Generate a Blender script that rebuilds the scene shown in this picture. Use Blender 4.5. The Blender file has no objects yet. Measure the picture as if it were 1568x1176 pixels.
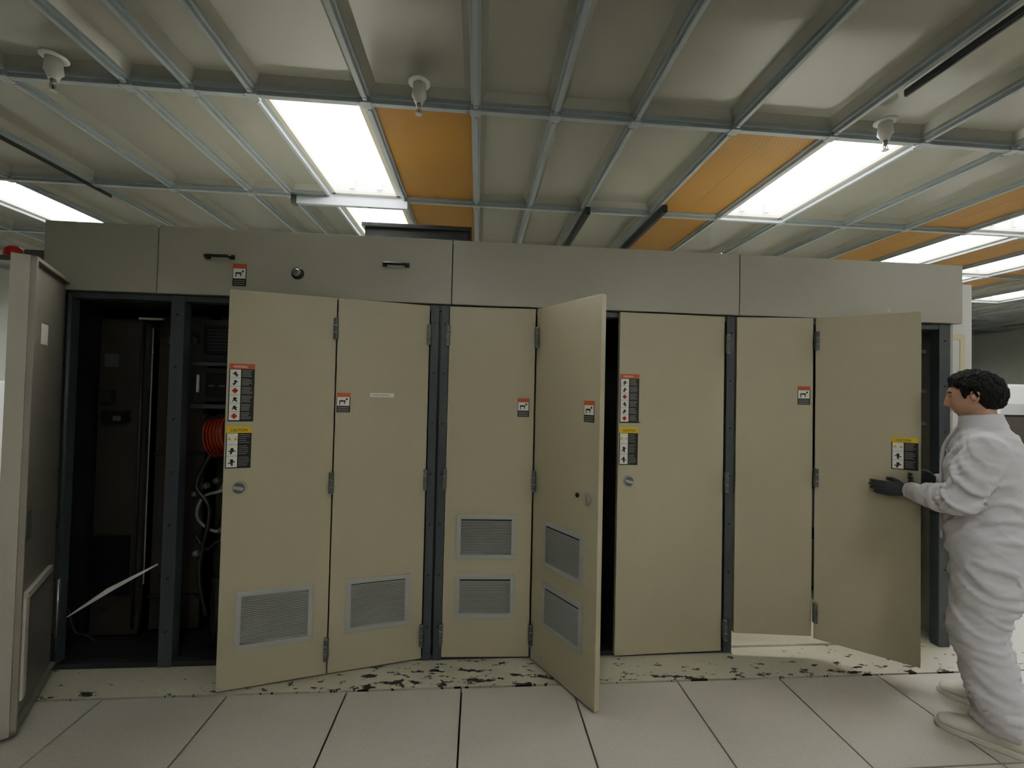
import bpy, bmesh, math, random
import numpy as np
from mathutils import Vector, Matrix, noise
random.seed(7)
C=bpy.context
# ------------------------------------------------------------------ materials
MATS={}
def srgb(c):
    return tuple(((v/255)/12.92 if v/255<=.04045 else ((v/255+.055)/1.055)**2.4) for v in c)+(1,)
def mat(name,rgb,rough=.5,metal=0.0,var=.06,nscale=6.0,bump=0.0,bscale=60.0,emis=None,estr=0,spec=.5,coord='Object',stretch=None,sampling=None):
    if name in MATS: return MATS[name]
    m=bpy.data.materials.new(name);m.use_nodes=True
    nt=m.node_tree;N=nt.nodes;L=nt.links;b=N['Principled BSDF']
    col=srgb(rgb)
    tc=N.new('ShaderNodeTexCoord')
    src=tc.outputs[coord]
    if stretch:
        mp=N.new('ShaderNodeMapping');mp.inputs['Scale'].default_value=stretch;L.new(src,mp.inputs[0]);src=mp.outputs[0]
    n=N.new('ShaderNodeTexNoise');n.inputs['Scale'].default_value=nscale;n.inputs['Detail'].default_value=3
    L.new(src,n.inputs['Vector'])
    mx=N.new('ShaderNodeMix');mx.data_type='RGBA'
    mx.inputs[6].default_value=tuple(c*(1-var) for c in col[:3])+(1,)
    mx.inputs[7].default_value=tuple(min(1,c*(1+var)) for c in col[:3])+(1,)
    L.new(n.outputs['Fac'],mx.inputs[0]);L.new(mx.outputs[2],b.inputs['Base Color'])
    b.inputs['Roughness'].default_value=rough;b.inputs['Metallic'].default_value=metal
    b.inputs['Specular IOR Level'].default_value=spec
    if bump:
        n2=N.new('ShaderNodeTexNoise');n2.inputs['Scale'].default_value=bscale;n2.inputs['Detail'].default_value=3
        L.new(src,n2.inputs['Vector'])
        bp=N.new('ShaderNodeBump');bp.inputs['Strength'].default_value=bump;bp.inputs['Distance'].default_value=.01
        L.new(n2.outputs['Fac'],bp.inputs['Height']);L.new(bp.outputs[0],b.inputs['Normal'])
    if emis:
        b.inputs['Emission Color'].default_value=srgb(emis);b.inputs['Emission Strength'].default_value=estr
    if sampling: m.cycles.emission_sampling=sampling
    MATS[name]=m;return m
M_door=mat('beige_powder_coat',(168,162,139),.42,var=.03)
M_head=mat('grey_beige_header_paint',(158,156,144),.45,var=.03)
M_edge=mat('door_edge_light',(192,189,176),.45,var=.03)
M_frame=mat('blue_grey_frame_paint',(62,68,72),.45,var=.08)
M_dark=mat('dark_interior_steel',(42,42,44),.45,var=.2,nscale=3)
M_dark2=mat('dark_brown_panel',(58,53,49),.3,var=.15)
M_black=mat('black_plastic',(18,18,19),.4,var=.1)
M_hinge=mat('hinge_grey',(92,96,95),.4,metal=.2)
M_metal=mat('brushed_metal',(170,170,168),.3,metal=.9,var=.1)
M_white=mat('white_plastic',(225,225,222),.4,var=.03)
M_vent=mat('vent_frame_grey',(160,162,160),.4,var=.04)
M_slat=mat('vent_louver_grey',(144,145,141),.5,var=.05)
M_lw=mat('label_white',(222,220,212),.5,var=.02)
M_lk=mat('label_black',(24,24,24),.5,var=.02)
M_lt=mat('label_text_grey',(150,148,142),.5,var=.02)
M_lr=mat('label_orange_red',(180,88,58),.5,var=.03)
M_ly=mat('label_yellow',(208,184,52),.5,var=.03)
M_red=mat('red_plastic',(170,24,22),.35)
M_rubber=mat('hose_black_rubber',(40,40,42),.35)
M_ghose=mat('hose_grey',(128,128,126),.35)
M_beam=mat('ceiling_grid_grey_paint',(160,169,176),.35,var=.05)
M_pan=mat('ceiling_panel_gloss',(156,156,149),.14,var=.05,nscale=2,bump=.35,bscale=3.5)
M_wall=mat('wall_white_paint',(208,210,206),.5,var=.03)
M_cream=mat('light_frame_cream',(205,198,160),.4)
M_tube=mat('fluorescent_tube',(255,255,250),.4,emis=(255,255,250),estr=60,sampling='NONE')
M_glow=mat('fixture_diffuser_glow',(240,242,235),.4,emis=(248,251,248),estr=13.5,sampling='FRONT_BACK')
M_diff=mat('fixture_reflector_glow',(240,242,235),.4,emis=(246,252,242),estr=2.5,sampling='NONE')
M_rail=mat('dark_ceiling_rail',(70,74,76),.4,metal=.2)
M_suit=mat('coverall_fabric',(200,196,202),.8,var=.06,nscale=12,bump=.25,bscale=30)
M_boot=mat('cleanroom_boot',(200,195,184),.6,var=.06,bump=.1,bscale=60)
M_glove=mat('dark_nitrile_glove',(46,48,52),.6,var=.1,bump=.2,bscale=90)
M_skin=mat('skin',(186,148,128),.55,var=.08,nscale=20,bump=.05,bscale=200)
MATS['skin'].node_tree.nodes['Principled BSDF'].inputs['Subsurface Weight'].default_value=.15
MATS['skin'].node_tree.nodes['Principled BSDF'].inputs['Subsurface Radius'].default_value=(.012,.005,.003)
M_lip=mat('lips',(158,106,96),.45)
M_hair=mat('black_hair',(14,12,12),.75,var=.3,bump=.9,bscale=70,stretch=(1,1,.3),spec=.3)
M_eyew=mat('eye_white',(220,215,210),.2)
M_copper=mat('pump_orange_red',(150,50,32),.4,var=.2)

def sub(nt,op,a,b=None):
    n=nt.nodes.new('ShaderNodeMath');n.operation=op
    for i,v in enumerate((a,b)):
        if v is None: continue
        if isinstance(v,(int,float)): n.inputs[i].default_value=v
        else: nt.links.new(v,n.inputs[i])
    return n.outputs[0]
def floor_mat(name,base,chips=False):
    m=mat(name,base,.36,var=.1,nscale=2.2)
    nt=m.node_tree;N=nt.nodes;L=nt.links;b=N['Principled BSDF']
    geo=N.new('ShaderNodeNewGeometry')
    v=N.new('ShaderNodeTexNoise');v.inputs['Scale'].default_value=200;v.inputs['Detail'].default_value=2
    L.new(geo.outputs['Position'],v.inputs['Vector'])
    f=sub(nt,'MULTIPLY',sub(nt,'GREATER_THAN',v.outputs['Fac'],.61),.32)
    old=b.inputs['Base Color'].links[0].from_socket
    mx=N.new('ShaderNodeMix');mx.data_type='RGBA';L.new(f,mx.inputs[0]);L.new(old,mx.inputs[6]);mx.inputs[7].default_value=srgb((70,66,58))
    out=mx.outputs[2]
    if chips:
        sp=N.new('ShaderNodeSeparateXYZ');L.new(geo.outputs['Position'],sp.inputs[0])
        mp=N.new('ShaderNodeMapping');mp.inputs['Scale'].default_value=(10,24,1);mp.inputs['Rotation'].default_value=(0,0,.4)
        L.new(geo.outputs['Position'],mp.inputs[0])
        n=N.new('ShaderNodeTexNoise');n.inputs['Scale'].default_value=1.0;n.inputs['Detail'].default_value=4;n.inputs['Roughness'].default_value=.68
        L.new(mp.outputs[0],n.inputs['Vector'])
        d=sub(nt,'MULTIPLY',sub(nt,'SUBTRACT',sp.outputs['Y'],2.37),.32)
        cx=sub(nt,'ABSOLUTE',sub(nt,'ADD',sp.outputs['X'],.15))
        reg=sub(nt,'MINIMUM',sub(nt,'MULTIPLY',cx,.055),.042)
        lft=sub(nt,'MULTIPLY',sub(nt,'LESS_THAN',sp.outputs['X'],-.85),.035)
        th=sub(nt,'ADD',sub(nt,'ADD',sub(nt,'ADD',d,reg),lft),.522)
        g=sub(nt,'GREATER_THAN',n.outputs['Fac'],th)
        mx2=N.new('ShaderNodeMix');mx2.data_type='RGBA';L.new(g,mx2.inputs[0]);L.new(out,mx2.inputs[6]);mx2.inputs[7].default_value=srgb((32,32,30))
        out=mx2.outputs[2]
    L.new(out,b.inputs['Base Color'])
    return m
M_tile=floor_mat('raised_floor_tile_speckled',(174,170,160))
M_strip=floor_mat('painted_plinth_chipped',(184,181,163),True)
M_sub=mat('dark_seam',(20,20,19),.8)
M_or=mat('orange_perforated_filter',(168,126,64),.5,var=.08,nscale=3)
nt=M_or.node_tree;geo=nt.nodes.new('ShaderNodeNewGeometry');sp=nt.nodes.new('ShaderNodeSeparateXYZ');nt.links.new(geo.outputs['Position'],sp.inputs[0])
pp=sub(nt,'MULTIPLY',sub(nt,'SINE',sub(nt,'MULTIPLY',sp.outputs['X'],300)),sub(nt,'SINE',sub(nt,'MULTIPLY',sp.outputs['Y'],300)))
g=sub(nt,'MULTIPLY',sub(nt,'GREATER_THAN',pp,.3),.6)
b=nt.nodes['Principled BSDF'];old=b.inputs['Base Color'].links[0].from_socket
mx=nt.nodes.new('ShaderNodeMix');mx.data_type='RGBA';nt.links.new(g,mx.inputs[0]);nt.links.new(old,mx.inputs[6]);mx.inputs[7].default_value=srgb((90,62,28));nt.links.new(mx.outputs[2],b.inputs['Base Color'])

# ------------------------------------------------------------------ mesh helpers
class MB:
    def __init__(s): s.bm=bmesh.new();s.mats=[]
    def mi(s,m):
        if m not in s.mats: s.mats.append(m)
        return s.mats.index(m)
    def box(s,lo,hi,m,bev=0,M=None):
        """box, optionally chamfered (built in a scratch bmesh so big meshes stay fast)"""
        lo=Vector(lo);hi=Vector(hi)
        c=(lo+hi)/2;d=hi-lo;i=s.mi(m)
        bev=min(bev,min(abs(v) for v in d)*.45)
        t=bmesh.new();bmesh.ops.create_cube(t,size=1)
        for v in t.verts: v.co=Vector((v.co.x*d.x,v.co.y*d.y,v.co.z*d.z))+c
        if bev>0: bmesh.ops.bevel(t,geom=list(t.edges),offset=bev,segments=2,affect='EDGES',profile=.7)
        t.verts.index_update()
        nv=[s.bm.verts.new(M@v.co if M is not None else v.co) for v in t.verts]
        for f in t.faces:
            g=s.bm.faces.new([nv[v.index] for v in f.verts]);g.material_index=i
        t.free();return nv
    def loft(s,rings,m,smooth=True,caps=True):
        vr=[[s.bm.verts.new(p) for p in r] for r in rings];i=s.mi(m);n=len(vr[0])
        for a,b in zip(vr,vr[1:]):
            for k in range(n):
                f=s.bm.faces.new((a[k],a[(k+1)%n],b[(k+1)%n],b[k]));f.material_index=i;f.smooth=smooth
        if caps:
            f=s.bm.faces.new(list(reversed(vr[0])));f.material_index=i
            f=s.bm.faces.new(vr[-1]);f.material_index=i
    def tube(s,pts,rad,m,seg=14,caps=True,flat=1.0,ref=None):
        pts=[Vector(p) for p in pts]
        if not hasattr(rad,'__len__'): rad=[rad]*len(pts)
        rings=[];prev=Vector(ref) if ref else None
        for i,p in enumerate(pts):
            if i==0:t=pts[1]-p
            elif i==len(pts)-1:t=p-pts[i-1]
            else:t=(pts[i+1]-p).normalized()+(p-pts[i-1]).normalized()
            t.normalize()
            if prev is None: prev=Vector((0,0,1)) if abs(t.z)<.9 else Vector((1,0,0))
            u=(prev-t*prev.dot(t))
            if u.length<1e-4: u=t.orthogonal()
            u.normalize();w=t.cross(u);prev=u
            r=rad[i]
            rings.append([p+u*math.cos(2*math.pi*k/seg)*r*flat+w*math.sin(2*math.pi*k/seg)*r for k in range(seg)])
        s.loft(rings,m,caps=caps)
    def cyl(s,c,ax,r,h,m,seg=24,r2=None):
        c=Vector(c);ax=Vector(ax).normalized()
        s.tube([c-ax*h/2,c+ax*h/2],[r,r if r2 is None else r2],m,seg)
    def quad(s,pts,m):
        f=s.bm.faces.new([s.bm.verts.new(p) for p in pts]);f.material_index=s.mi(m)
    def obj(s,name,parent=None,loc=None,rotz=0,fixn=True):
        if fixn: bmesh.ops.recalc_face_normals(s.bm,faces=s.bm.faces)
        me=bpy.data.meshes.new(name);s.bm.to_mesh(me);s.bm.free()
        for m in s.mats: me.materials.append(m)
        o=bpy.data.objects.new(name,me);C.collection.objects.link(o)
        if parent:o.parent=parent
        if loc:o.location=loc
        o.rotation_euler=(0,0,rotz)
        return o
def empty(name,loc=(0,0,0),rz=0):
    o=bpy.data.objects.new(name,None);o.location=loc;o.rotation_euler=(0,0,rz);o.empty_display_size=.1;C.collection.objects.link(o);return o
def catmull(pts,n=8):
    P=[Vector(p) for p in pts];P=[P[0]*2-P[1]]+P+[P[-1]*2-P[-2]];o=[]
    for i in range(1,len(P)-2):
        for k in range(n):
            t=k/n;a,b,c,d=P[i-1:i+3]
            o.append(.5*((2*b)+(c-a)*t+(2*a-5*b+4*c-d)*t*t+(3*b-a-3*c+d)*t**3))
    o.append(P[-2]);return o

# ------------------------------------------------------------------ camera
a_,p_,r_=.0786,.02076,.02237
f=Vector((math.sin(a_)*math.cos(p_),math.cos(a_)*math.cos(p_),math.sin(p_)))
rt=f.cross(Vector((0,0,1))).normalized();up=rt.cross(f)
r2=rt*math.cos(r_)+up*math.sin(r_);u2=-rt*math.sin(r_)+up*math.cos(r_)
cd=bpy.data.cameras.new('camera');cam=bpy.data.objects.new('camera',cd);C.collection.objects.link(cam)
cd.sensor_width=36;cd.sensor_fit='HORIZONTAL';cd.lens=36*658.9/1568;cd.clip_start=.05
Mx=Matrix((r2,u2,-f)).transposed().to_4x4();Mx.translation=(0,0,1.593);cam.matrix_world=Mx
C.scene.camera=cam

# ------------------------------------------------------------------ floor
XL,XR,YF,YB=-6.65,11.35,-3.64,9.0
mb=MB()
mb.box((XL,YF,-.06),(XR,YB,-.03),M_sub)
x=XL
while x<XR-.01:
    y=2.36
    while y>YF+.01:
        mb.box((x+.0045,y-.5955,-.03),(x+.5955,y-.0045,0),M_tile);y-=.6
    x+=.6
mb.box((XL,2.370,-.03),(XR,YB,0),M_strip)
mb.obj('floor')

# ------------------------------------------------------------------ ceiling
ZC=3.2
cols=[-6.65,-6.08,-5.48,-4.88,-4.28,-3.68,-3.08,-2.48,-1.88,-1.57,-1.25,-.65,-.05,.40,.87,1.47,2.08,2.67,3.28,3.88,4.48,5.08,5.68,6.28,6.88,7.48,8.08,8.68,9.28,9.88,10.5,11.35]
rows=[-3.64,-2.52,-1.29,-.06,1.17,2.40,3.63,4.86,6.09,7.32,8.4,9.0]
def ci(x): return min(range(len(cols)),key=lambda i:abs(cols[i]-x))
def ri(y): return min(range(len(rows)),key=lambda i:abs(rows[i]-y))
lights=set();orange=set()
for x,y in ((-1.25,2.40),(-1.25,3.63),(2.08,2.40),(-3.68-.6,3.63),(4.48,2.40),(4.48,3.63),(5.68,3.63),(5.68,4.86),
            (-.65,-1.29),(2.08,-1.29),(4.48,-.06),(-4.28,6.09),(7.48,4.86),(7.48,3.63)):  # adds unseen fixtures behind the camera, and one brightening the far right
    lights.add((ci(x),ri(y)))
for x,y in ((-.65,2.40),(-.65,3.63),(1.47,2.40),(1.47,3.63),(3.88,2.40),(3.88,3.63),(5.08,2.4),(5.08,3.63),(6.28,3.63),(6.28,4.86),(3.88,4.86),(-.65,4.86),(1.47,4.86)):
    orange.add((ci(x),ri(y)))
mb=MB();gb=MB()
for i in range(len(cols)-1):
    for j in range(len(rows)-1):
        x0,x1,y0,y1=cols[i],cols[i+1],rows[j],rows[j+1]
        if (i,j) in lights:
            fx=MB();cx=(x0+x1)/2;cy=(y0+y1)/2;hx=(x1-x0)/2-.028;hy=(y1-y0)/2-.028
            zt=.095
            def B(lo,hi,m,bv=0): fx.box((lo[0],lo[1],lo[2]),(hi[0],hi[1],hi[2]),m,bv)
            for s_ in(-1,1):
                B((min(s_*hx,s_*(hx-.03)),-hy,-.012),(max(s_*hx,s_*(hx-.03)),hy,.012),M_cream,.003)
                B((-hx,min(s_*hy,s_*(hy-.03)),-.012),(hx,max(s_*hy,s_*(hy-.03)),.012),M_cream,.003)
                B((min(s_*(hx-.03),s_*(hx-.02)),-hy+.02,.01),(max(s_*(hx-.03),s_*(hx-.02)),hy-.02,zt),M_diff)
                B((-hx+.02,min(s_*(hy-.03),s_*(hy-.02)),.01),(hx-.02,max(s_*(hy-.03),s_*(hy-.02)),zt),M_diff)
                fx.tube([(s_*.11,-hy+.05,.045),(s_*.11,hy-.05,.045)],.016,M_tube,8)
                for e in(-1,1): B((s_*.11-.02,e*(hy-.045)-.012,.02),(s_*.11+.02,e*(hy-.045)+.012,.09),M_white)
            B((-hx+.02,-hy+.02,zt+.001),(hx-.02,hy-.02,zt+.01),M_white)
            fx.quad([(-hx+.03,-hy+.03,zt),(-hx+.03,hy-.03,zt),(hx-.03,hy-.03,zt),(hx-.03,-hy+.03,zt)],M_glow)
            fx.obj('ceiling_light_fixture',loc=(cx,cy,ZC+.002),fixn=False)
            continue
        if (i,j) in orange:
            fx=MB();cx=(x0+x1)/2;cy=(y0+y1)/2;hx=(x1-x0)/2-.024;hy=(y1-y0)/2-.024
            fx.box((-hx,-hy,.0),(hx,hy,.012),M_or,.002)
            fx.box((-.004,-hy,-.001),(.004,hy,.0),M_or)
            fx.obj('ceiling_filter_panel',loc=(cx,cy,ZC+.005));continue
        g=.02;z0=ZC+.0;z1=ZC+.05;ins=.06
        o=[(x0+g,y0+g,z0),(x1-g,y0+g,z0),(x1-g,y1-g,z0),(x0+g,y1-g,z0)]
        n_=[(x0+ins,y0+ins,z1),(x1-ins,y0+ins,z1),(x1-ins,y1-ins,z1),(x0+ins,y1-ins,z1)]
        for k in range(4): mb.quad([o[k],n_[k],n_[(k+1)%4],o[(k+1)%4]],M_pan)
        mb.quad([n_[0],n_[3],n_[2],n_[1]],M_pan)
mb.box((XL,YF,ZC+.14),(XR,YB,ZC+.2),M_wall)
mb.obj('ceiling',fixn=False)
for k,x in enumerate(cols):
    w=.026
    gb.box((x-w,YF,ZC-.012),(x+w,YB,ZC+.03),M_beam,.004)
    gb.box((x-.012,YF,ZC-.034),(x+.012,YB,ZC-.01),M_beam,.004)
for y in rows:
    gb.box((XL,y-.028,ZC-.014),(XR,y+.028,ZC+.03),M_beam,.004)
    gb.box((XL,y-.016,ZC-.036),(XR,y+.016,ZC-.012),M_beam,.004)
for x in cols[5:24]:
    for y in rows[3:9]:
        gb.box((x-.03,y-.03,ZC-.042),(x+.03,y+.03,ZC-.01),M_beam,.008)
        for s_ in(-1,1):
            gb.cyl((x+s_*.045,y,ZC-.036),(0,0,1),.006,.006,M_metal,8);gb.cyl((x,y+s_*.05,ZC-.036),(0,0,1),.006,.006,M_metal,8)
gb.obj('ceiling_grid_frame')
for lo,hi in (((.86,3.5,3.10),(.90,4.9,3.16)),((1.47,3.38,3.10),(1.51,4.9,3.16)),((2.105,.2,3.135),(2.13,1.98,3.165)),((-3.09,2.2,3.145),(-3.07,3.8,3.165))):
    r=MB();r.box(lo,hi,M_rail,.004);r.box((lo[0]+.006,lo[1]-.006,lo[2]-.004),(hi[0]-.006,hi[1]+.002,lo[2]+.004),M_black)
    r.obj('ceiling_cable_rail')
r=MB();r.box((-1.54,3.60,3.10),(-.62,3.64,3.16),M_beam,.006);r.box((-1.55,3.59,3.095),(-1.51,3.65,3.165),M_rail,.004);r.obj('ceiling_cable_rail')
def sprinkler(x,y):
    s=MB()
    s.tube([(0,0,0),(0,0,-.006),(0,0,-.012)],[.056,.056,.044],M_white,24)
    s.tube([(0,0,-.01),(0,0,-.04),(0,0,-.075),(0,0,-.085),(0,0,-.112)],[.034,.034,.038,.030,.020],M_white,24)
    s.tube([(0,0,-.11),(0,0,-.14)],[.012,.010],M_metal,12)
    for k in(-1,1): s.tube([(k*.007,0,-.138),(k*.014,0,-.150),(k*.005,0,-.166)],.0026,M_metal,8)
    s.cyl((0,0,-.154),(0,0,1),.003,.026,M_red,8)
    s.tube([(0,0,-.166),(0,0,-.169)],[.017,.018],M_metal,16)
    s.obj('fire_sprinkler',loc=(x,y,ZC-.01))
sprinkler(-2.11,2.25);sprinkler(-.34,2.23);sprinkler(2.28,2.25)
# ------------------------------------------------------------------ walls
def wall(name,lo,hi):
    w=MB();w.box(lo,hi,M_wall);
    return w.obj(name)
wall('wall_back',(XL,YB,0),(XR,YB+.1,ZC+.2));wall('wall_left',(XL-.1,YF,0),(XL,YB,ZC+.2));wall('wall_right',(XR,YF,0),(XR+.1,YB,ZC+.2));wall('wall_front',(XL,YF-.1,0),(XR,YF,ZC+.2))

# ------------------------------------------------------------------ cabinet
cab=empty('equipment_cabinet',(0,0,0))
YD=2.61
ZT=2.107
mb=MB()
seams=[-2.43,-1.83,-.17,1.63,3.17]
for a,b_ in zip(seams,seams[1:]):
    mb.box((a+.003,YD-.03,ZT+.008),(b_-.003,YD+.01,2.50),M_head,.003)
mb.box((-2.42,YD+.005,ZT+.01),(3.16,YD+.03,2.49),M_black)
mb.obj('header_panels',cab)
mb=MB()
mb.box((-2.43,YD+.01,2.46),(3.17,3.45,2.50),M_head,.003)
mb.box((-2.43,YD+.03,0.0),(-2.40,3.45,2.46),M_head,.002)
mb.box((3.13,YD+.03,0.0),(3.17,3.45,2.46),M_head,.002)
mb.box((-2.40,3.40,0.0),(3.13,3.44,2.46),M_dark)
mb.box((-2.40,2.63,2.07),(3.13,3.40,2.09),M_dark)
mb.obj('cabinet_shell',cab)
mb=MB()
def post(x0,x1,y0=YD-.005,d=.06,z0=0.0):
    mb.box((x0,y0,z0),(x1,y0+d,ZT+.005),M_frame,.004)
    for z in np.arange(.2,2.05,.3): mb.cyl(((x0+x1)/2,y0-.002,float(z)),(0,1,0),.006,.006,M_black,10)
post(-2.345,-2.30);post(-1.765,-1.69);post(-.292,-.243);post(-.230,-.182);post(1.565,1.618);post(3.03,3.11)
mb.box((-.243,YD+.02,0),(-.230,YD+.05,ZT),M_black)
mb.box((-2.34,YD,ZT-.03),(3.11,YD+.05,ZT+.005),M_frame,.003)
mb.box((-2.34,YD+.0,0.0),(1.6,YD+.05,.03),M_dark,.003)
mb.obj('door_frame',cab)
mb=MB()
mb.box((-2.40,YD+.05,0),(1.57,3.40,.03),M_dark)
mb.box((1.57,YD+.05,0),(3.13,3.40,.012),M_strip)
for x in(-.25,1.58): mb.box((x,YD+.06,.03),(x+.02,3.40,2.07),M_dark)
mb.obj('cabinet_floor_and_partitions',cab)

def hinge(mb,x,y,z,rot=0,m=M_hinge):
    M=Matrix.Translation((x,y,z))@Matrix.Rotation(rot,4,'Z')
    mb.box((-.012,-.014,0),(.012,.006,.12),m,.005,M)
    for k in(0,.04,.08,.118):
        p=M@Vector((0,-.014,k));mb.cyl(p,(0,0,1),.009,.004,M_metal,10)
hb=MB()
for x,y in((-.80,2.475),(-.297,2.59),(-.186,2.60),(.345,2.57),(1.558,2.585),(2.105,2.53)):
    for z in((1.87,1.01,.10) if x<2 else (1.90,1.05,.22)): hinge(hb,x,y,z)
hb.obj('hinges',cab)

def textmesh(s,size,m,parent,loc,name='label_text',sx=1.0):
    cu=bpy.data.curves.new(name,'FONT');cu.body=s;cu.size=size;cu.extrude=.0003;cu.materials.append(m)
    o=bpy.data.objects.new(name,cu);C.collection.objects.link(o);o.parent=parent;o.location=loc;o.rotation_euler=(math.pi/2,0,0);o.scale=(sx,1,1);return o
def label(mb,x0,x1,z0,z1,kind,door,seed=0,y=0):
    rnd=random.Random(seed);Y=y
    w=x1-x0;h=z1-z0
    def B(a,b,c,d,m,t): mb.box((a,Y-t,c),(b,Y-t+.0007,d),m)
    B(x0,x1,z0,z1,M_lk,.0012)
    hh={'w':.09,'c':.16,'s':.2}[kind]*h
    B(x0,x1,z1-hh,z1,M_lr if kind!='c' else M_ly,.0018)
    xm=x0+w*(.46 if kind!='s' else .94)
    B(x0+w*.04,xm,z0+h*.02 if kind!='s' else z0+h*.34,z1-hh-h*.01,M_lw,.0018)
    if kind=='s':
        zc=(z0+h*.34+z1-hh)/2
        B(x0+w*.2,x0+w*.65,zc-.003,zc+.006,M_lk,.0024);B(x0+w*.2,x0+w*.27,zc-.02,zc,M_lk,.0024);B(x0+w*.55,x0+w*.62,zc-.016,zc,M_lk,.0024)
        mb.cyl((x0+w*.74,Y-.0022,zc+.012),(0,1,0),.006,.001,M_lk,10)
        for k in range(3): B(x0+w*.08,x1-w*.1,z0+h*(.06+.09*k),z0+h*(.09+.09*k),M_lt,.0018)
        return
    n=6 if kind=='w' else 3
    ztop=z1-hh-h*.01;ch=(ztop-z0-h*.02)/n
    for k in range(n):
        zc=ztop-ch*(k+.5);xc=(x0+w*.04+xm)/2;r=min(ch,xm-x0)*.34
        if k%3==2 and kind=='w':
            M=Matrix.Translation((xc,Y-.0022,zc))@Matrix.Rotation(math.pi/4,4,'Y')
            mb.box((-r*.7,-.0004,-r*.7),(r*.7,.0004,r*.7),M_red,0,M)
        elif k==0 and kind=='c':
            for q in(-1,1): mb.cyl((xc+q*r*.8,Y-.0022,zc),(0,1,0),r*.6,.001,M_ly,3)
        else:
            mb.cyl((xc,Y-.0022,zc+r*.3),(0,1,0),r*.42,.001,M_lk,12)
            M=Matrix.Translation((xc,Y-.0022,zc-r*.2))@Matrix.Rotation(rnd.uniform(-.9,.9),4,'Y')
            mb.box((-r*.25,-.0004,-r*.9),(r*.25,.0004,r*.6),M_lk,0,M)
            M=Matrix.Translation((xc,Y-.0022,zc-r*.2))@Matrix.Rotation(rnd.uniform(.9,1.9),4,'Y')
            mb.box((-r*.15,-.0004,-r*.9),(r*.15,.0004,r*.9),M_lk,0,M)
        B(x0+w*.04,xm,zc-ch*.5,zc-ch*.5+.0012,M_lk,.0024)
        for q in range(5):
            zz=zc+ch*(.36-.17*q);B(xm+w*.05,xm+w*(.12+.36*rnd.uniform(.6,1)),zz,zz+.0025,M_lt,.0018)
    textmesh('WARNING' if kind=='w' else 'CAUTION',hh*.62,M_lw if kind=='w' else M_lk,door,(x0+w*.16,Y-.0028,z1-hh*.78),sx=.8)
def vent(mb,x0,x1,z0,z1):
    b=.026
    mb.box((x0,-.008,z1-b),(x1,0,z1),M_vent,.002);mb.box((x0,-.008,z0),(x1,0,z0+b),M_vent,.002)
    mb.box((x0,-.008,z0+b),(x0+b,0,z1-b),M_vent,.002);mb.box((x1-b,-.008,z0+b),(x1,0,z1-b),M_vent,.002)
    mb.box((x0+b,-.0012,z0+b),(x1-b,-.0002,z1-b),M_black)
    z=z0+b+.006
    while z<z1-b-.004:
        M=Matrix.Translation((0,-.005,z))@Matrix.Rotation(.6,4,'X')
        mb.box((x0+b,-.004,-.0005),(x1-b,.004,.0008),M_slat,0,M);z+=.0095
    for sx in(x0+b/2,x1-b/2):
        for sz in(z0+b/2,z1-b/2,(z0+z1)/2): mb.cyl((sx,-.009,sz),(0,1,0),.005,.003,M_metal,10)
def lock(mb,x,z):
    mb.tube([(x,-.0,z),(x,-.005,z)],[.037,.036],M_metal,28)
    mb.tube([(x,-.004,z),(x,-.006,z)],[.029,.029],M_hinge,28)
    M=Matrix.Translation((x,-.008,z))@Matrix.Rotation(.25,4,'Y')
    mb.box((-.026,-.005,-.009),(.024,.003,.009),M_metal,.003,M)
def door(name,p0,p1,z0,z1=ZT,t=.034,m=M_door):
    d=Vector(p1)-Vector(p0);w=d.length
    mb=MB();mb.box((0,0,z0),(w,t,z1),m,.004)
    mb.box((.02,t-.001,z0+.03),(w-.02,t+.004,z1-.03),M_edge,.002)
    o=empty(name,(p0[0],p0[1],0),math.atan2(d.y,d.x));o.parent=cab
    return mb,o,w
def fin(mb,o,name='leaf'): return mb.obj(name,o)
mb,o,w=door('door_3',(-1.315,2.365),(-.803,2.49),.012)
vent(mb,.15*w,.86*w,.216,.517);label(mb,.012,.13,1.41,1.715,'w',o,1);label(mb,.008,.125,1.165,1.385,'c',o,2);lock(mb,.075,1.06);fin(mb,o)
mb,o,w=door('door_4',(-.797,2.492),(-.298,2.607),.012)
vent(mb,.17*w,.85*w,.225,.52);label(mb,.006,.078,1.462,1.572,'s',o,3)
mb.box((.36*w,-.0014,1.552),(.62*w,-.0002,1.575),M_lw);textmesh('CHAMP 237018',.014,M_lk,o,(.38*w,-.002,1.558));fin(mb,o)
mb,o,w=door('door_5',(-.18,2.605),(.340,2.588),.018)
vent(mb,.14*w,.82*w,.60,.86);vent(mb,.14*w,.82*w,.253,.505);label(mb,.81*w,.945*w,1.45,1.562,'s',o,4);fin(mb,o)
mb,o,w=door('door_6',(.348,2.585),(.615,2.13),.012)
vent(mb,.2*w,.82*w,.60,.86);vent(mb,.2*w,.82*w,.253,.505);label(mb,.79*w,.93*w,1.45,1.562,'s',o,5)
mb.cyl((.72*w,-.003,1.06),(0,1,0),.012,.008,M_black,14)
mb.tube([(.85*w,0,1.053),(.85*w,-.005,1.053)],[.032,.031],M_metal,28);mb.tube([(.85*w,-.004,1.053),(.85*w,-.0065,1.053)],[.024,.024],M_door,28)
mb.box((.85*w-.004,-.012,1.03),(.85*w+.004,-.005,1.076),M_metal,.002)
mb.cyl((w-.03,-.001,1.27),(0,1,0),.003,.003,M_metal,8);fin(mb,o)
mb,o,w=door('door_7',(.862,2.578),(1.548,2.602),.016)
label(mb,.006,.128,1.425,1.725,'w',o,6);label(mb,.006,.125,1.168,1.40,'c',o,7);lock(mb,.072,1.068)
mb.tube([(.135,-.0,1.43),(.135,-.02,1.43)],[.008,.006],M_metal,12);fin(mb,o)
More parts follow.
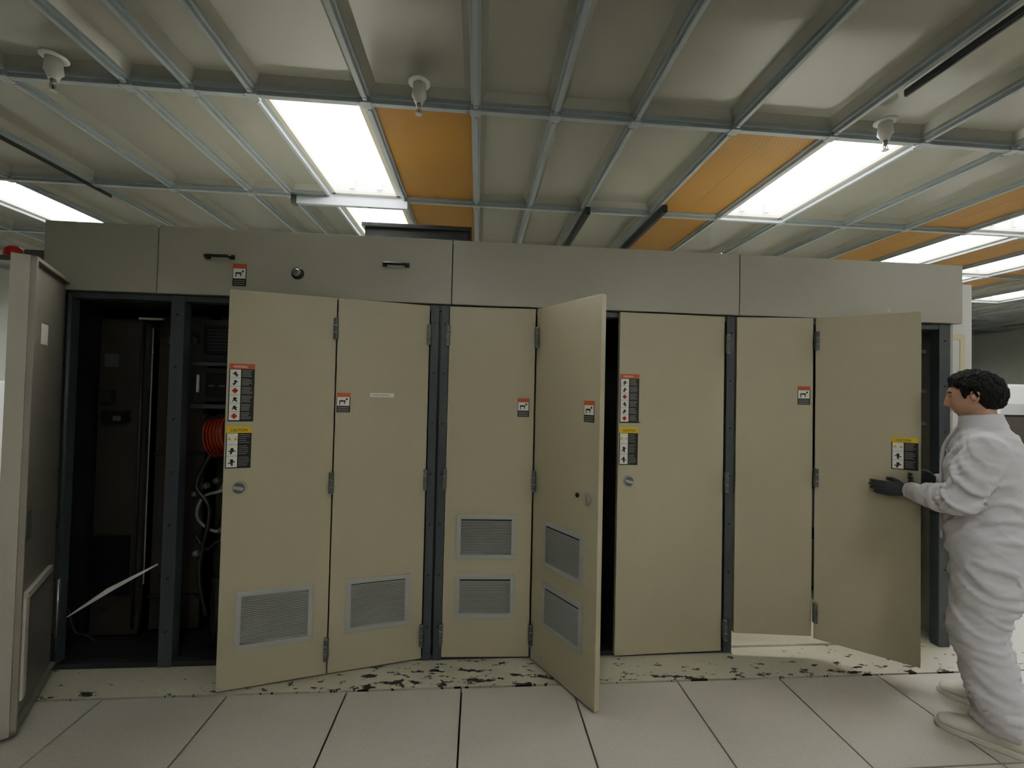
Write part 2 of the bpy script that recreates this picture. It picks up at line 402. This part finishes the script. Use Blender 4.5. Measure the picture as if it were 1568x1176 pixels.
mb,o,w=door('door_8',(1.628,2.60),(2.098,2.545),.125)
label(mb,.80*w,.96*w,1.56,1.675,'s',o,8);fin(mb,o)
mb,o,w=door('door_9',(2.108,2.54),(2.487,2.232),.115)
label(mb,.74*w,.975*w,1.205,1.39,'c',o,9);mb.cyl((.72*w,.017,ZT+.01),(0,0,1),.006,.03,M_metal,10);fin(mb,o)
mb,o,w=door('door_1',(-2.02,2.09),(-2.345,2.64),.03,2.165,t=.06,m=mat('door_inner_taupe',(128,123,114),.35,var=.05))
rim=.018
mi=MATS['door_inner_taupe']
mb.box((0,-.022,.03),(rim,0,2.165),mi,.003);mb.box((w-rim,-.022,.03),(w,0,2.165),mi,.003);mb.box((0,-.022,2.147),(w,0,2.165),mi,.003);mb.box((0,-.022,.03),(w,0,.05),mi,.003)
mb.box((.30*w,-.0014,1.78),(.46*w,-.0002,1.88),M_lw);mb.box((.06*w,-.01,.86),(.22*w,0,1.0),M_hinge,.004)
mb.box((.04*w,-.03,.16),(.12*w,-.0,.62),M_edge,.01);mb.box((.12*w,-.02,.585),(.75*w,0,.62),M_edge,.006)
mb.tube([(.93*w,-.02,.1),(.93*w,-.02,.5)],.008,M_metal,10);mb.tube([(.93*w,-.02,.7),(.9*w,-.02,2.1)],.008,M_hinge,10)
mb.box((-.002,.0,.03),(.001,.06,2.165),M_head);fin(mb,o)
mb=MB()
for x in(-1.49,-.50):
    mb.tube(catmull([(x-.065,2.58,2.335),(x-.062,2.545,2.332),(x,2.538,2.33),(x+.062,2.545,2.332),(x+.065,2.58,2.335)],5),.009,M_black,10)
    for s_ in(-1,1): mb.box((x+s_*.065-.014,2.572,2.322),(x+s_*.065+.014,2.58,2.348),M_black,.003)
mb.tube([(-1.06,2.58,2.26),(-1.06,2.572,2.26),(-1.06,2.571,2.26)],[.036,.034,.02],M_black,24)
mb.tube([(-1.06,2.575,2.26),(-1.06,2.55,2.26),(-1.06,2.545,2.26)],[.024,.022,.016],M_metal,24)
label(mb,-1.42,-1.345,2.172,2.30,'s',cab,11,y=2.58)
mb.cyl((1.52,2.62,2.505),(0,0,1),.012,.02,M_metal,12)
mb.obj('header_handles_and_knob',cab)
mb=MB();mb.box((-.80,3.0,2.5),(-.09,3.38,2.72),M_black,.006);mb.box((-.82,2.985,2.71),(-.07,3.4,2.74),M_black,.004)
for k in range(6): mb.box((-.74+k*.1,2.992,2.55),(-.68+k*.1,3.001,2.65),M_dark)
mb.obj('roof_junction_box',cab)
mb=MB();mb.box((-2.66,2.56,2.26),(-2.43,2.64,2.29),M_hinge,.004);mb.box((-2.53,2.58,2.2),(-2.43,2.62,2.33),M_hinge,.004);mb.tube([(-2.6,2.6,2.29),(-2.6,2.6,2.33),(-2.6,2.6,2.35)],[.04,.038,.02],M_red,20)
mb.obj('warning_beacon',cab)

# -------- interiors
mb=MB()
mb.box((-2.34,2.86,.05),(-2.06,2.89,2.0),M_dark2,.003)
mb.box((-2.04,2.92,.05),(-1.74,2.95,2.04),M_dark2,.003)
mb.box((-2.055,2.88,.35),(-2.049,2.885,1.95),M_vent)
mb.box((-2.31,2.82,1.48),(-2.24,2.86,1.56),M_dark,.004);mb.box((-2.28,2.8,1.36),(-2.15,2.86,1.43),M_black,.004)
mb.box((-2.2,2.79,1.37),(-2.16,2.80,1.40),M_hinge,.002)
mb.box((-2.31,2.855,1.70),(-2.23,2.86,1.78),M_hinge)
mb.box((-2.12,2.85,2.0),(-1.98,2.87,2.012),M_white)  # white bar painting a bright lamp reflection into the bay
mb.tube(catmull([(-2.1,2.86,2.0),(-1.95,2.84,1.93),(-1.85,2.85,1.97),(-1.78,2.84,1.9)],5),.008,M_rubber,8)
for k in range(4): mb.box((-1.98+k*.05,2.905,1.86),(-1.95+k*.05,2.92,1.92),M_hinge,.002)
mb.box((-2.33,2.84,.30),(-2.12,2.86,.66),M_black,.005)
mb.box((-1.93,2.9,.55),(-1.90,2.92,.85),M_hinge,.003)
for z in(.25,1.15,1.9):
    mb.box((-2.04,2.905,z),(-1.75,2.92,z+.02),M_dark,.003)
mb.tube([(-2.08,2.84,.1),(-2.08,2.84,1.98)],.008,M_dark,8)
mb.box((-2.40,2.67,.03),(-2.39,3.4,2.07),M_dark)
mb.quad([(-2.335,2.67,.235),(-2.10,2.695,.385),(-1.86,2.72,.53),(-1.86,2.72,.540),(-2.12,2.70,.405),(-2.335,2.67,.240)],M_white)
mb.tube(catmull([(-2.33,2.70,.30),(-2.30,2.72,.15),(-2.24,2.72,.13),(-2.2,2.74,.08)],5),.006,M_rubber,8)
mb.obj('left_bay_panels',cab)
mb=MB()
mb.box((-1.68,2.95,.04),(-.3,2.98,2.05),M_dark)
mb.box((-1.70,2.76,1.74),(-1.2,2.95,2.0),M_dark,.006);mb.box((-1.66,2.74,1.79),(-1.25,2.76,1.96),M_black,.004)
mb.box((-1.70,2.72,1.50),(-1.2,2.95,1.70),M_dark,.006);mb.box((-1.62,2.70,1.53),(-1.2,2.72,1.67),M_black,.004)
for k in range(5): mb.box((-1.6+k*.06,2.695,1.59),(-1.57+k*.06,2.70,1.60),M_hinge,.001)
for k in range(7): mb.box((-1.64,2.735,1.81+k*.02),(-1.3,2.741,1.815+k*.02),M_frame)
mb.box((-1.665,2.69,1.555),(-1.655,2.705,1.66),M_white,.003)
mb.box((-1.70,2.70,1.46),(-1.2,2.74,1.485),M_frame,.003);mb.box((-1.70,2.70,1.715),(-1.2,2.74,1.735),M_frame,.003)
mb.tube([(-1.62,2.80,1.28),(-1.50,2.80,1.30)],[.11,.12],M_copper,28);mb.tube([(-1.50,2.80,1.30),(-1.44,2.80,1.31)],[.085,.07],M_metal,24)
for k in range(6): mb.tube([(-1.61+k*.02,2.80,1.282+k*.003),(-1.602+k*.02,2.80,1.283+k*.003)],[.128,.128],M_copper,28)
for k in range(6):
    z=1.2-.11*k;mb.cyl((-1.50+.03*math.sin(k*2),2.76,z),(.3,.2,1),.03-.002*k,.05,M_metal if k%2 else M_hinge,16);mb.cyl((-1.46+.03*math.sin(k*2),2.75,z+.03),(1,.1,.4),.016,.09,M_metal,12)
for pts,r,mm in (([(-1.45,2.74,1.1),(-1.50,2.72,.98),(-1.62,2.72,.93),(-1.66,2.74,.8),(-1.55,2.74,.72),(-1.42,2.74,.78)],.009,M_ghose),
              ([(-1.42,2.74,1.25),(-1.38,2.7,1.1),(-1.45,2.7,.9),(-1.4,2.72,.6),(-1.5,2.74,.3)],.016,M_rubber),
              ([(-1.6,2.76,1.2),(-1.66,2.72,1.0),(-1.58,2.72,.85),(-1.64,2.74,.5),(-1.6,2.76,.2)],.014,M_rubber),
              ([(-1.67,2.78,1.44),(-1.60,2.74,1.40),(-1.52,2.73,1.42),(-1.45,2.72,1.36),(-1.40,2.72,1.2)],.010,M_rubber),
              ([(-1.68,2.75,.7),(-1.60,2.73,.62),(-1.52,2.72,.66),(-1.44,2.72,.55)],.010,M_rubber),
              ([(-1.5,2.72,.95),(-1.42,2.7,.85),(-1.46,2.7,.7)],.011,M_metal)):
    mb.tube(catmull(pts,8),r,mm,10)
for x,z in((-1.66,.95),(-1.60,1.0),(-1.54,1.03),(-1.64,.6),(-1.5,.74)): mb.cyl((x,2.71,z),(1,0,.5),.018,.03,M_hinge,14)
mb.cyl((-1.5,2.8,.25),(0,0,1),.09,.4,M_dark,24)
mb.obj('hydraulic_pump_unit',cab)
mb=MB()
for z,h,m in((1.86,.14,M_dark),(1.60,.2,M_dark),(1.34,.18,M_frame),(1.0,.25,M_dark),(.6,.3,M_dark),(.15,.35,M_dark)):
    mb.box((2.62,2.78,z),(3.09,3.2,z+h),m,.006);mb.box((2.66,2.765,z+.02),(3.05,2.78,z+h-.03),M_black,.004)
for z in(1.93,1.655,1.435,.9): mb.box((2.62,2.74,z),(3.09,2.765,z+.025),M_vent,.003)
for z in(1.7,1.5,1.3,1.1): mb.box((2.98,2.755,z),(3.0,2.765,z+.02),M_lw)
mb.box((1.66,3.2,.2),(2.6,3.3,2.0),M_dark)
mb.obj('rack_modules',cab)
mb=MB();mb.box((3.22,2.86,0),(3.585,3.35,2.46),M_wall,.006);mb.box((3.30,2.85,.3),(3.34,2.862,2.05),M_cream,.003);mb.box((3.48,2.85,.3),(3.52,2.862,2.05),M_cream,.003);mb.box((3.30,2.85,2.05),(3.52,2.862,2.09),M_cream,.003)
mb.box((3.34,2.855,.3),(3.48,2.862,2.05),M_wall,.001)
mb.obj('wall_end_column')

# ------------------------------------------------------------------ background right
mb=MB()
mb.box((6.2,5.0,.72),(8.4,5.7,.76),M_white,.01)
for x in(6.25,8.3):
    for y in(5.05,5.62): mb.box((x,y,0),(x+.05,y+.05,.72),M_hinge,.004)
mb.obj('work_desk')
mb=MB();mb.box((6.75,5.25,1.02),(7.45,5.29,1.45),M_black,.01);mb.box((6.78,5.242,1.05),(7.42,5.25,1.42),M_dark2);mb.box((7.06,5.29,.78),(7.14,5.33,1.2),M_black,.005);mb.box((6.95,5.2,.76),(7.25,5.42,.785),M_black,.006);mb.obj('computer_monitor')
mb=MB();mb.box((7.3,7.2,0),(7.6,7.5,3.15),M_frame,.01);mb.box((7.27,7.17,0),(7.63,7.53,.12),M_frame,.01);mb.obj('support_column')
mb=MB();mb.box((7.9,6.0,0),(10.4,7.2,1.9),M_white,.03);mb.box((8.0,5.98,.3),(9.0,6.0,1.6),M_vent,.01);mb.box((9.1,5.98,1.0),(10.2,6.0,1.6),M_frame,.01);mb.obj('process_machine')
mb=MB();mb.box((-5.6,4.2,0),(-4.7,5.2,1.6),M_white,.02);mb.box((-5.5,4.18,.2),(-4.8,4.2,1.0),M_vent,.01);mb.box((-5.5,4.18,1.1),(-4.8,4.2,1.5),M_frame,.01);mb.obj('process_machine')

# ------------------------------------------------------------------ person
def replace_eval(o,mods):
    C.view_layer.update()
    me=bpy.data.meshes.new_from_object(o.evaluated_get(C.evaluated_depsgraph_get()));
    o.modifiers.clear();o.data=me;return me
def remesh(o,vox,sm=4,fac=.6):
    m=o.modifiers.new('r','REMESH');m.mode='VOXEL';m.voxel_size=vox;m.use_smooth_shade=True
    s=o.modifiers.new('s','SMOOTH');s.iterations=sm;s.factor=fac
    return replace_eval(o,None)
TH=math.radians(39.7)
per=empty('worker_in_cleanroom_coverall',(2.56,1.99,0),TH)
Mw=Matrix.Translation((2.56,1.99,0))@Matrix.Rotation(TH,4,'Z');Mi=Mw.inverted()
def L(p): return Mi@Vector(p)
def Ld(p): return Mi.to_3x3()@Vector(p)
b=MB()
def ell(z,rx,ry,cx=0,cy=0,n=32,e=2.3):
    out=[]
    for k in range(n):
        a=2*math.pi*k/n;c_,s_=math.cos(a),math.sin(a)
        out.append(Vector((cx+rx*math.copysign(abs(c_)**(2/e),c_),cy+ry*math.copysign(abs(s_)**(2/e),s_),z)))
    return out
b.loft([ell(.76,.13,.11,0,-.01),ell(.84,.185,.15,0,-.015),ell(.95,.195,.155,0,-.01),ell(1.05,.185,.145),ell(1.15,.19,.145),ell(1.28,.205,.145,0,-.005),ell(1.37,.205,.13,0,-.012),ell(1.43,.165,.105,0,-.012),ell(1.465,.10,.085,0,-.005),ell(1.50,.078,.078,0,.0),ell(1.53,.072,.074,0,.006)],M_suit)
wl=L((2.405,2.215,1.10));wr=L((2.585,2.225,1.15))
shL=Vector((-.185,-.005,1.38));elL=Vector((-.215,.09,1.115))
shR=Vector((.185,-.005,1.38));elR=Vector((.285,-.03,1.13))
SEG=[]
for sh,el,wr_ in((shL,elL,wl),(shR,elR,wr)):
    pts=[sh+Vector((-.06 if sh.x>0 else .06,0,.01)),sh,sh.lerp(el,.35),sh.lerp(el,.75),el,el.lerp(wr_,.25),el.lerp(wr_,.6),el.lerp(wr_,.93),wr_]
    b.tube(pts,[.072,.080,.078,.072,.071,.067,.057,.050,.038],M_suit,20)
    SEG+=[(sh,el,.09,1.2),(el,wr_,.08,1.2)]
for s_,kf,an in((-1,.03,-.178),(1,.02,.17)):
    ank=Vector((an,-.045,.10))
    pts=[(s_*.085,-.01,.92),(s_*.098,-.01,.80),(s_*.11,.0,.66),(s_*.135,kf,.50),(s_*.148,.0,.36),(ank.x*.96,-.025,.24),(ank.x,-.04,.15),(ank.x,-.04,.085)]
    b.tube(pts,[.115,.122,.110,.095,.090,.090,.082,.066],M_suit,22,ref=(0,1,0),flat=1.08)
    SEG+=[(Vector(pts[1]),Vector(pts[3]),.12,1.0),(Vector(pts[3]),Vector(pts[-1]),.10,1.6)]
SEG+=[(Vector((0,0,.8)),Vector((0,0,1.45)),.2,.9)]
body=b.obj('coverall_body',per)
me=remesh(body,.0095,6)
me.materials.clear();me.materials.append(M_suit)
seg=[(a,(b_-a).normalized(),(b_-a).length,r,k) for a,b_,r,k in SEG]
for v in me.vertices:
    p=v.co;nrm=v.normal
    best=None
    for idx,(a,dv,ln,r,k) in enumerate(seg):
        w_=p-a;t=max(0,min(ln,w_.dot(dv)));ds=(w_-dv*t).length/r
        if best is None or ds<best[0]: best=(ds,idx,t/ln,k)
    k=best[3];dv=seg[best[1]][1]
    al=p.dot(dv);perp=p-dv*al
    skew=perp.x*.6+perp.y*.5
    q=dv*((al+skew)*13)+perp*4
    q2=dv*((al-skew)*24)+perp*8+Vector((4,1,7))
    w_=noise.noise(p*4.5+Vector((0,0,5)))
    n1=max(0,1-abs(noise.noise(q))*3.0);n2=max(0,1-abs(noise.noise(q2))*3.0)
    bend=1
    if best[1] in(0,1,2,3):
        e=best[2] if best[1]%2==0 else 1-best[2]
        bend=.7+.7*max(0,e)
    d=(.019*n1+.007*n2-.008)*k*bend*(.7+1.0*w_)
    if p.z>1.44: d*=.35
    v.co=p+nrm*d
for p in me.polygons:p.use_smooth=True
c=MB();c.tube([(0,.004,1.47),(0,.008,1.505),(0,.012,1.535)],[.092,.083,.079],M_suit,28,caps=False);
c.tube([(0,.012,1.535),(0,.012,1.52)],[.079,.070],M_suit,28,caps=False)
c.tube(catmull([(.0,.09,1.47),(.0,.142,1.36),(.0,.152,1.2),(.0,.15,1.0),(0,.15,.88)],6),.008,M_suit,8)
for el,w_ in((elL,wl),(elR,wr)):
    d=(w_-el).normalized();c.tube([w_-d*.02,w_+d*.01,w_+d*.022],[.044,.042,.036],M_suit,20)
c.obj('collar_and_cuffs',per,fixn=True)
for s_,an in((-1,-.178),(1,.17)):
    bo=MB()
    def R(y,zc,rx,rz): return [Vector((an+rx*math.cos(2*math.pi*k/24),y,max(.012,zc+rz*math.sin(2*math.pi*k/24)))) for k in range(24)]
    bo.loft([R(-.135,.05,.018,.02),R(-.125,.055,.035,.045),R(-.08,.06,.043,.06),R(-.03,.06,.045,.062),R(.03,.052,.047,.052),R(.08,.042,.052,.04),R(.125,.036,.05,.03),R(.155,.03,.036,.02),R(.165,.026,.015,.01)],M_boot)
    bo.tube([(an,-.055,.05),(an,-.05,.11),(an,-.045,.18)],[.05,.056,.064],M_boot,20)
    so=MB()
    ob=bo.obj('boot_left' if s_<0 else 'boot_right',per);remesh(ob,.006,3)
    ob.data.materials.clear();ob.data.materials.append(M_boot)
    out=[(.0,-.142),(.03,-.13),(.045,-.09),(.043,-.02),(.053,.06),(.056,.10),(.045,.145),(.02,.17),(-.0,.172),(-.03,.162),(-.05,.12),(-.052,.06),(-.043,-.02),(-.045,-.09),(-.03,-.13)]
    so.loft([[Vector((an+x,y,z)) for x,y in out] for z in(0.0,.004,.02,.024)],M_boot);so.obj('sole_left' if s_<0 else 'sole_right',per)
HC=Vector((0,.035,1.625))
def hp(d):
    x=d.x*.076;y=d.y*.096;z=d.z*.116
    if d.z<0:
        t=-d.z;x*=1-.30*t**1.4
        y*=(1-.38*t) if d.y<0 else (1-.04*t)
    if d.y>0:
        if -.036<=z<.03: h=.023*((.03-z)/.066)**1.2
        elif -.05<z<-.036: h=.023*(z+.05)/.014
        else:h=0
        wn=.009+.007*max(0,min(1,(.02-z)/.06))
        y+=h*math.exp(-(x/wn)**2)
        y+=.005*math.exp(-((z-.032)/.011)**2-(x/.05)**2)
        y-=.008*math.exp(-((z-.010)/.012)**2-((abs(x)-.031)/.015)**2)
        y+=.006*math.exp(-((z+.060)/.006)**2-(x/.022)**2)+.006*math.exp(-((z+.073)/.006)**2-(x/.02)**2)-.002*math.exp(-((z+.0665)/.0025)**2-(x/.022)**2)
        y+=.011*math.exp(-((z+.100)/.016)**2-(x/.026)**2)
        y+=.003*math.exp(-((z+.02)/.02)**2-((abs(x)-.045)/.015)**2)
    return Vector((x,y,z))
def sph(nu,nv,fn,keep=None):
    bm=bmesh.new();G=[]
    for j in range(nv+1):
        th=math.pi*j/nv;row=[]
        for i in range(nu):
            ph=2*math.pi*i/nu;d=Vector((math.sin(th)*math.cos(ph),math.sin(th)*math.sin(ph),math.cos(th)))
            row.append((bm.verts.new(fn(d)),d))
        G.append(row)
    for j in range(nv):
        for i in range(nu):
            a=G[j][i];b_=G[j][(i+1)%nu];c_=G[j+1][(i+1)%nu];e=G[j+1][i]
            if keep and not all(keep(q[1]) for q in(a,b_,c_,e)): continue
            f_=bm.faces.new((a[0],e[0],c_[0],b_[0]));f_.smooth=True
    bmesh.ops.remove_doubles(bm,verts=bm.verts,dist=1e-5)
    bmesh.ops.delete(bm,geom=[v for v in bm.verts if not v.link_faces],context='VERTS')
    return bm
hd=empty('head',tuple(HC));hd.parent=per;hd.rotation_euler=(-.10,0,-.05)
def addbm(bm,name,m,parent):
    me=bpy.data.meshes.new(name);bm.to_mesh(me);bm.free();me.materials.append(m);o=bpy.data.objects.new(name,me);C.collection.objects.link(o);o.parent=parent;return o
addbm(sph(110,90,hp),'face',M_skin,hd)
def hl(d):
    l=math.hypot(d.x,d.y)+1e-6;a=d.y/l
    pts=[(-1,-.078),(-.6,-.068),(-.2,-.03),(-.02,.012),(.15,.012),(.27,-.012),(.36,.0),(.45,.042),(.7,.056),(1,.058)]
    for (a0,z0),(a1,z1) in zip(pts,pts[1:]):
        if a<=a1: return z0+(z1-z0)*(a-a0)/(a1-a0)
    return .058
def hairp(d):
    p=hp(d);t=(p.z-hl(d))/.035;t=max(0,min(1,t));t=t*t*(3-2*t)
    g=.002+.018*t+(.006*max(0,d.z))+(.006*max(0,-d.y)*t)
    n=noise.noise(Vector((d.x*9,d.y*9,d.z*3)))*.006+noise.noise(Vector((d.x*26,d.y*26,d.z*6)))*.005
    return p+d*(g+n*(.3+t))
addbm(sph(160,120,hairp,lambda d:hp(d).z>hl(d)-.004+.006*noise.noise(Vector((d.x*30,d.y*30,0)))),'hair',M_hair,hd)
h=MB()
for s_ in(-1,1):
    cx=s_*.076
    h.tube(catmull([(cx-s_*.004,.008,.012),(cx+s_*.006,-.002,.026),(cx+s_*.012,-.018,.024),(cx+s_*.012,-.024,.004),(cx+s_*.008,-.016,-.016),(cx,.0,-.030),(cx-s_*.004,.006,-.022)],5),.0045,M_skin,8)
    h.tube([(cx-s_*.006,-.006,.0),(cx+s_*.006,-.011,0)],[.019,.016],M_skin,16)
    bmesh.ops.create_uvsphere(h.bm,u_segments=16,v_segments=12,radius=.0118,matrix=Matrix.Translation((s_*.031,.074,.010)))
    h.tube([(s_*.031,.0835,.010),(s_*.031,.0865,.010)],[.0048,.0035],M_hair,12)
    h.tube(catmull([(s_*.014,.087,.027),(s_*.03,.088,.033),(s_*.048,.076,.028)],4),.0028,M_hair,8)
    h.tube(catmull([(s_*.018,.083,.014),(s_*.031,.0865,.018),(s_*.044,.077,.014)],4),.0022,M_skin,8)
h.tube(catmull([(-.022,.089,-.066),(0,.0995,-.0655),(.022,.089,-.066)],5),.0028,M_lip,8)
h.obj('ears_eyes_brows',hd)
n=MB();n.tube([(0,.0,1.46),(0,.008,1.53),(0,.015,1.58),(0,.02,1.62)],[.062,.057,.056,.055],M_skin,24);n.obj('neck',per)
def hand(name,wrist,F,P,mirror,curls,thumb_in=.5):
    F=Vector(F).normalized();P=Vector(P);P=(P-F*P.dot(F)).normalized();X=F.cross(P)*-1.0
    R=Matrix((X,F,-P)).transposed().to_4x4();R.translation=wrist
    h=MB()
    h.loft([[R@Vector((rx*math.cos(2*math.pi*k/16),y,zc+rz*math.sin(2*math.pi*k/16))) for k in range(16)] for y,rx,rz,zc in((-.03,.028,.022,0),(.0,.027,.020,0),(.03,.037,.0185,0),(.065,.042,.016,0),(.09,.040,.013,0),(.098,.03,.008,0))],M_glove)
    for k,(x,l,r) in enumerate(((.030,.072,.0092),(.010,.080,.0095),(-.010,.074,.0092),(-.029,.058,.0082))):
        x*=mirror;cu=curls[k];p=Vector((x,.075,0));pts=[p.copy()];an=.12;q=Vector((x*1.03,.095,0));pts.append(q.copy())
        for seg_,fr in enumerate((.45,.30,.25)):
            an+=cu*(.9 if seg_ else .6)
            q=q+Vector((x*.08,math.cos(an),-math.sin(an)))*l*fr;pts.append(q.copy())
        h.tube([R@v for v in pts],[r*1.05,r*1.05,r,r*.93,r*.72],M_glove,12)
    tx=.03*mirror
    h.tube([R@v for v in(Vector((tx*.6,.012,-.004)),Vector((tx*1.35,.035,-.012)),Vector((tx*1.75,.060,-.012-.012*thumb_in)),Vector((tx*1.75,.085,-.012-.03*thumb_in)))],[.013,.0125,.011,.008],M_glove,12)
    o=h.obj(name,per);remesh(o,.003,3,.5);o.data.materials.clear();o.data.materials.append(M_glove)
hand('left_hand',wl+Ld((-.012,.012,0)),Ld((-.80,.60,.02)),Ld((.63,.77,0)),1,(.35,.4,.45,.5),.3)
hand('right_hand',wr+Ld((-.01,.003,0)),Ld((-.85,.50,.03)),Ld((-.50,-.85,0)),-1,(.75,.8,.85,.9),.6)

# ------------------------------------------------------------------ light
ld=bpy.data.lights.new('cabinet_fill_light','AREA');ld.shape='RECTANGLE';ld.size=.9;ld.size_y=.1;ld.energy=6;ld.color=(1,.95,.82)  # added light, with no lamp modelled, brightening the right bay floor
lo=bpy.data.objects.new('cabinet_fill_light',ld);lo.location=(2.05,2.95,1.0);C.collection.objects.link(lo)
w=bpy.data.worlds.new('world');C.scene.world=w;w.use_nodes=True;w.node_tree.nodes['Background'].inputs[0].default_value=(.8,.85,.9,1);w.node_tree.nodes['Background'].inputs[1].default_value=.15
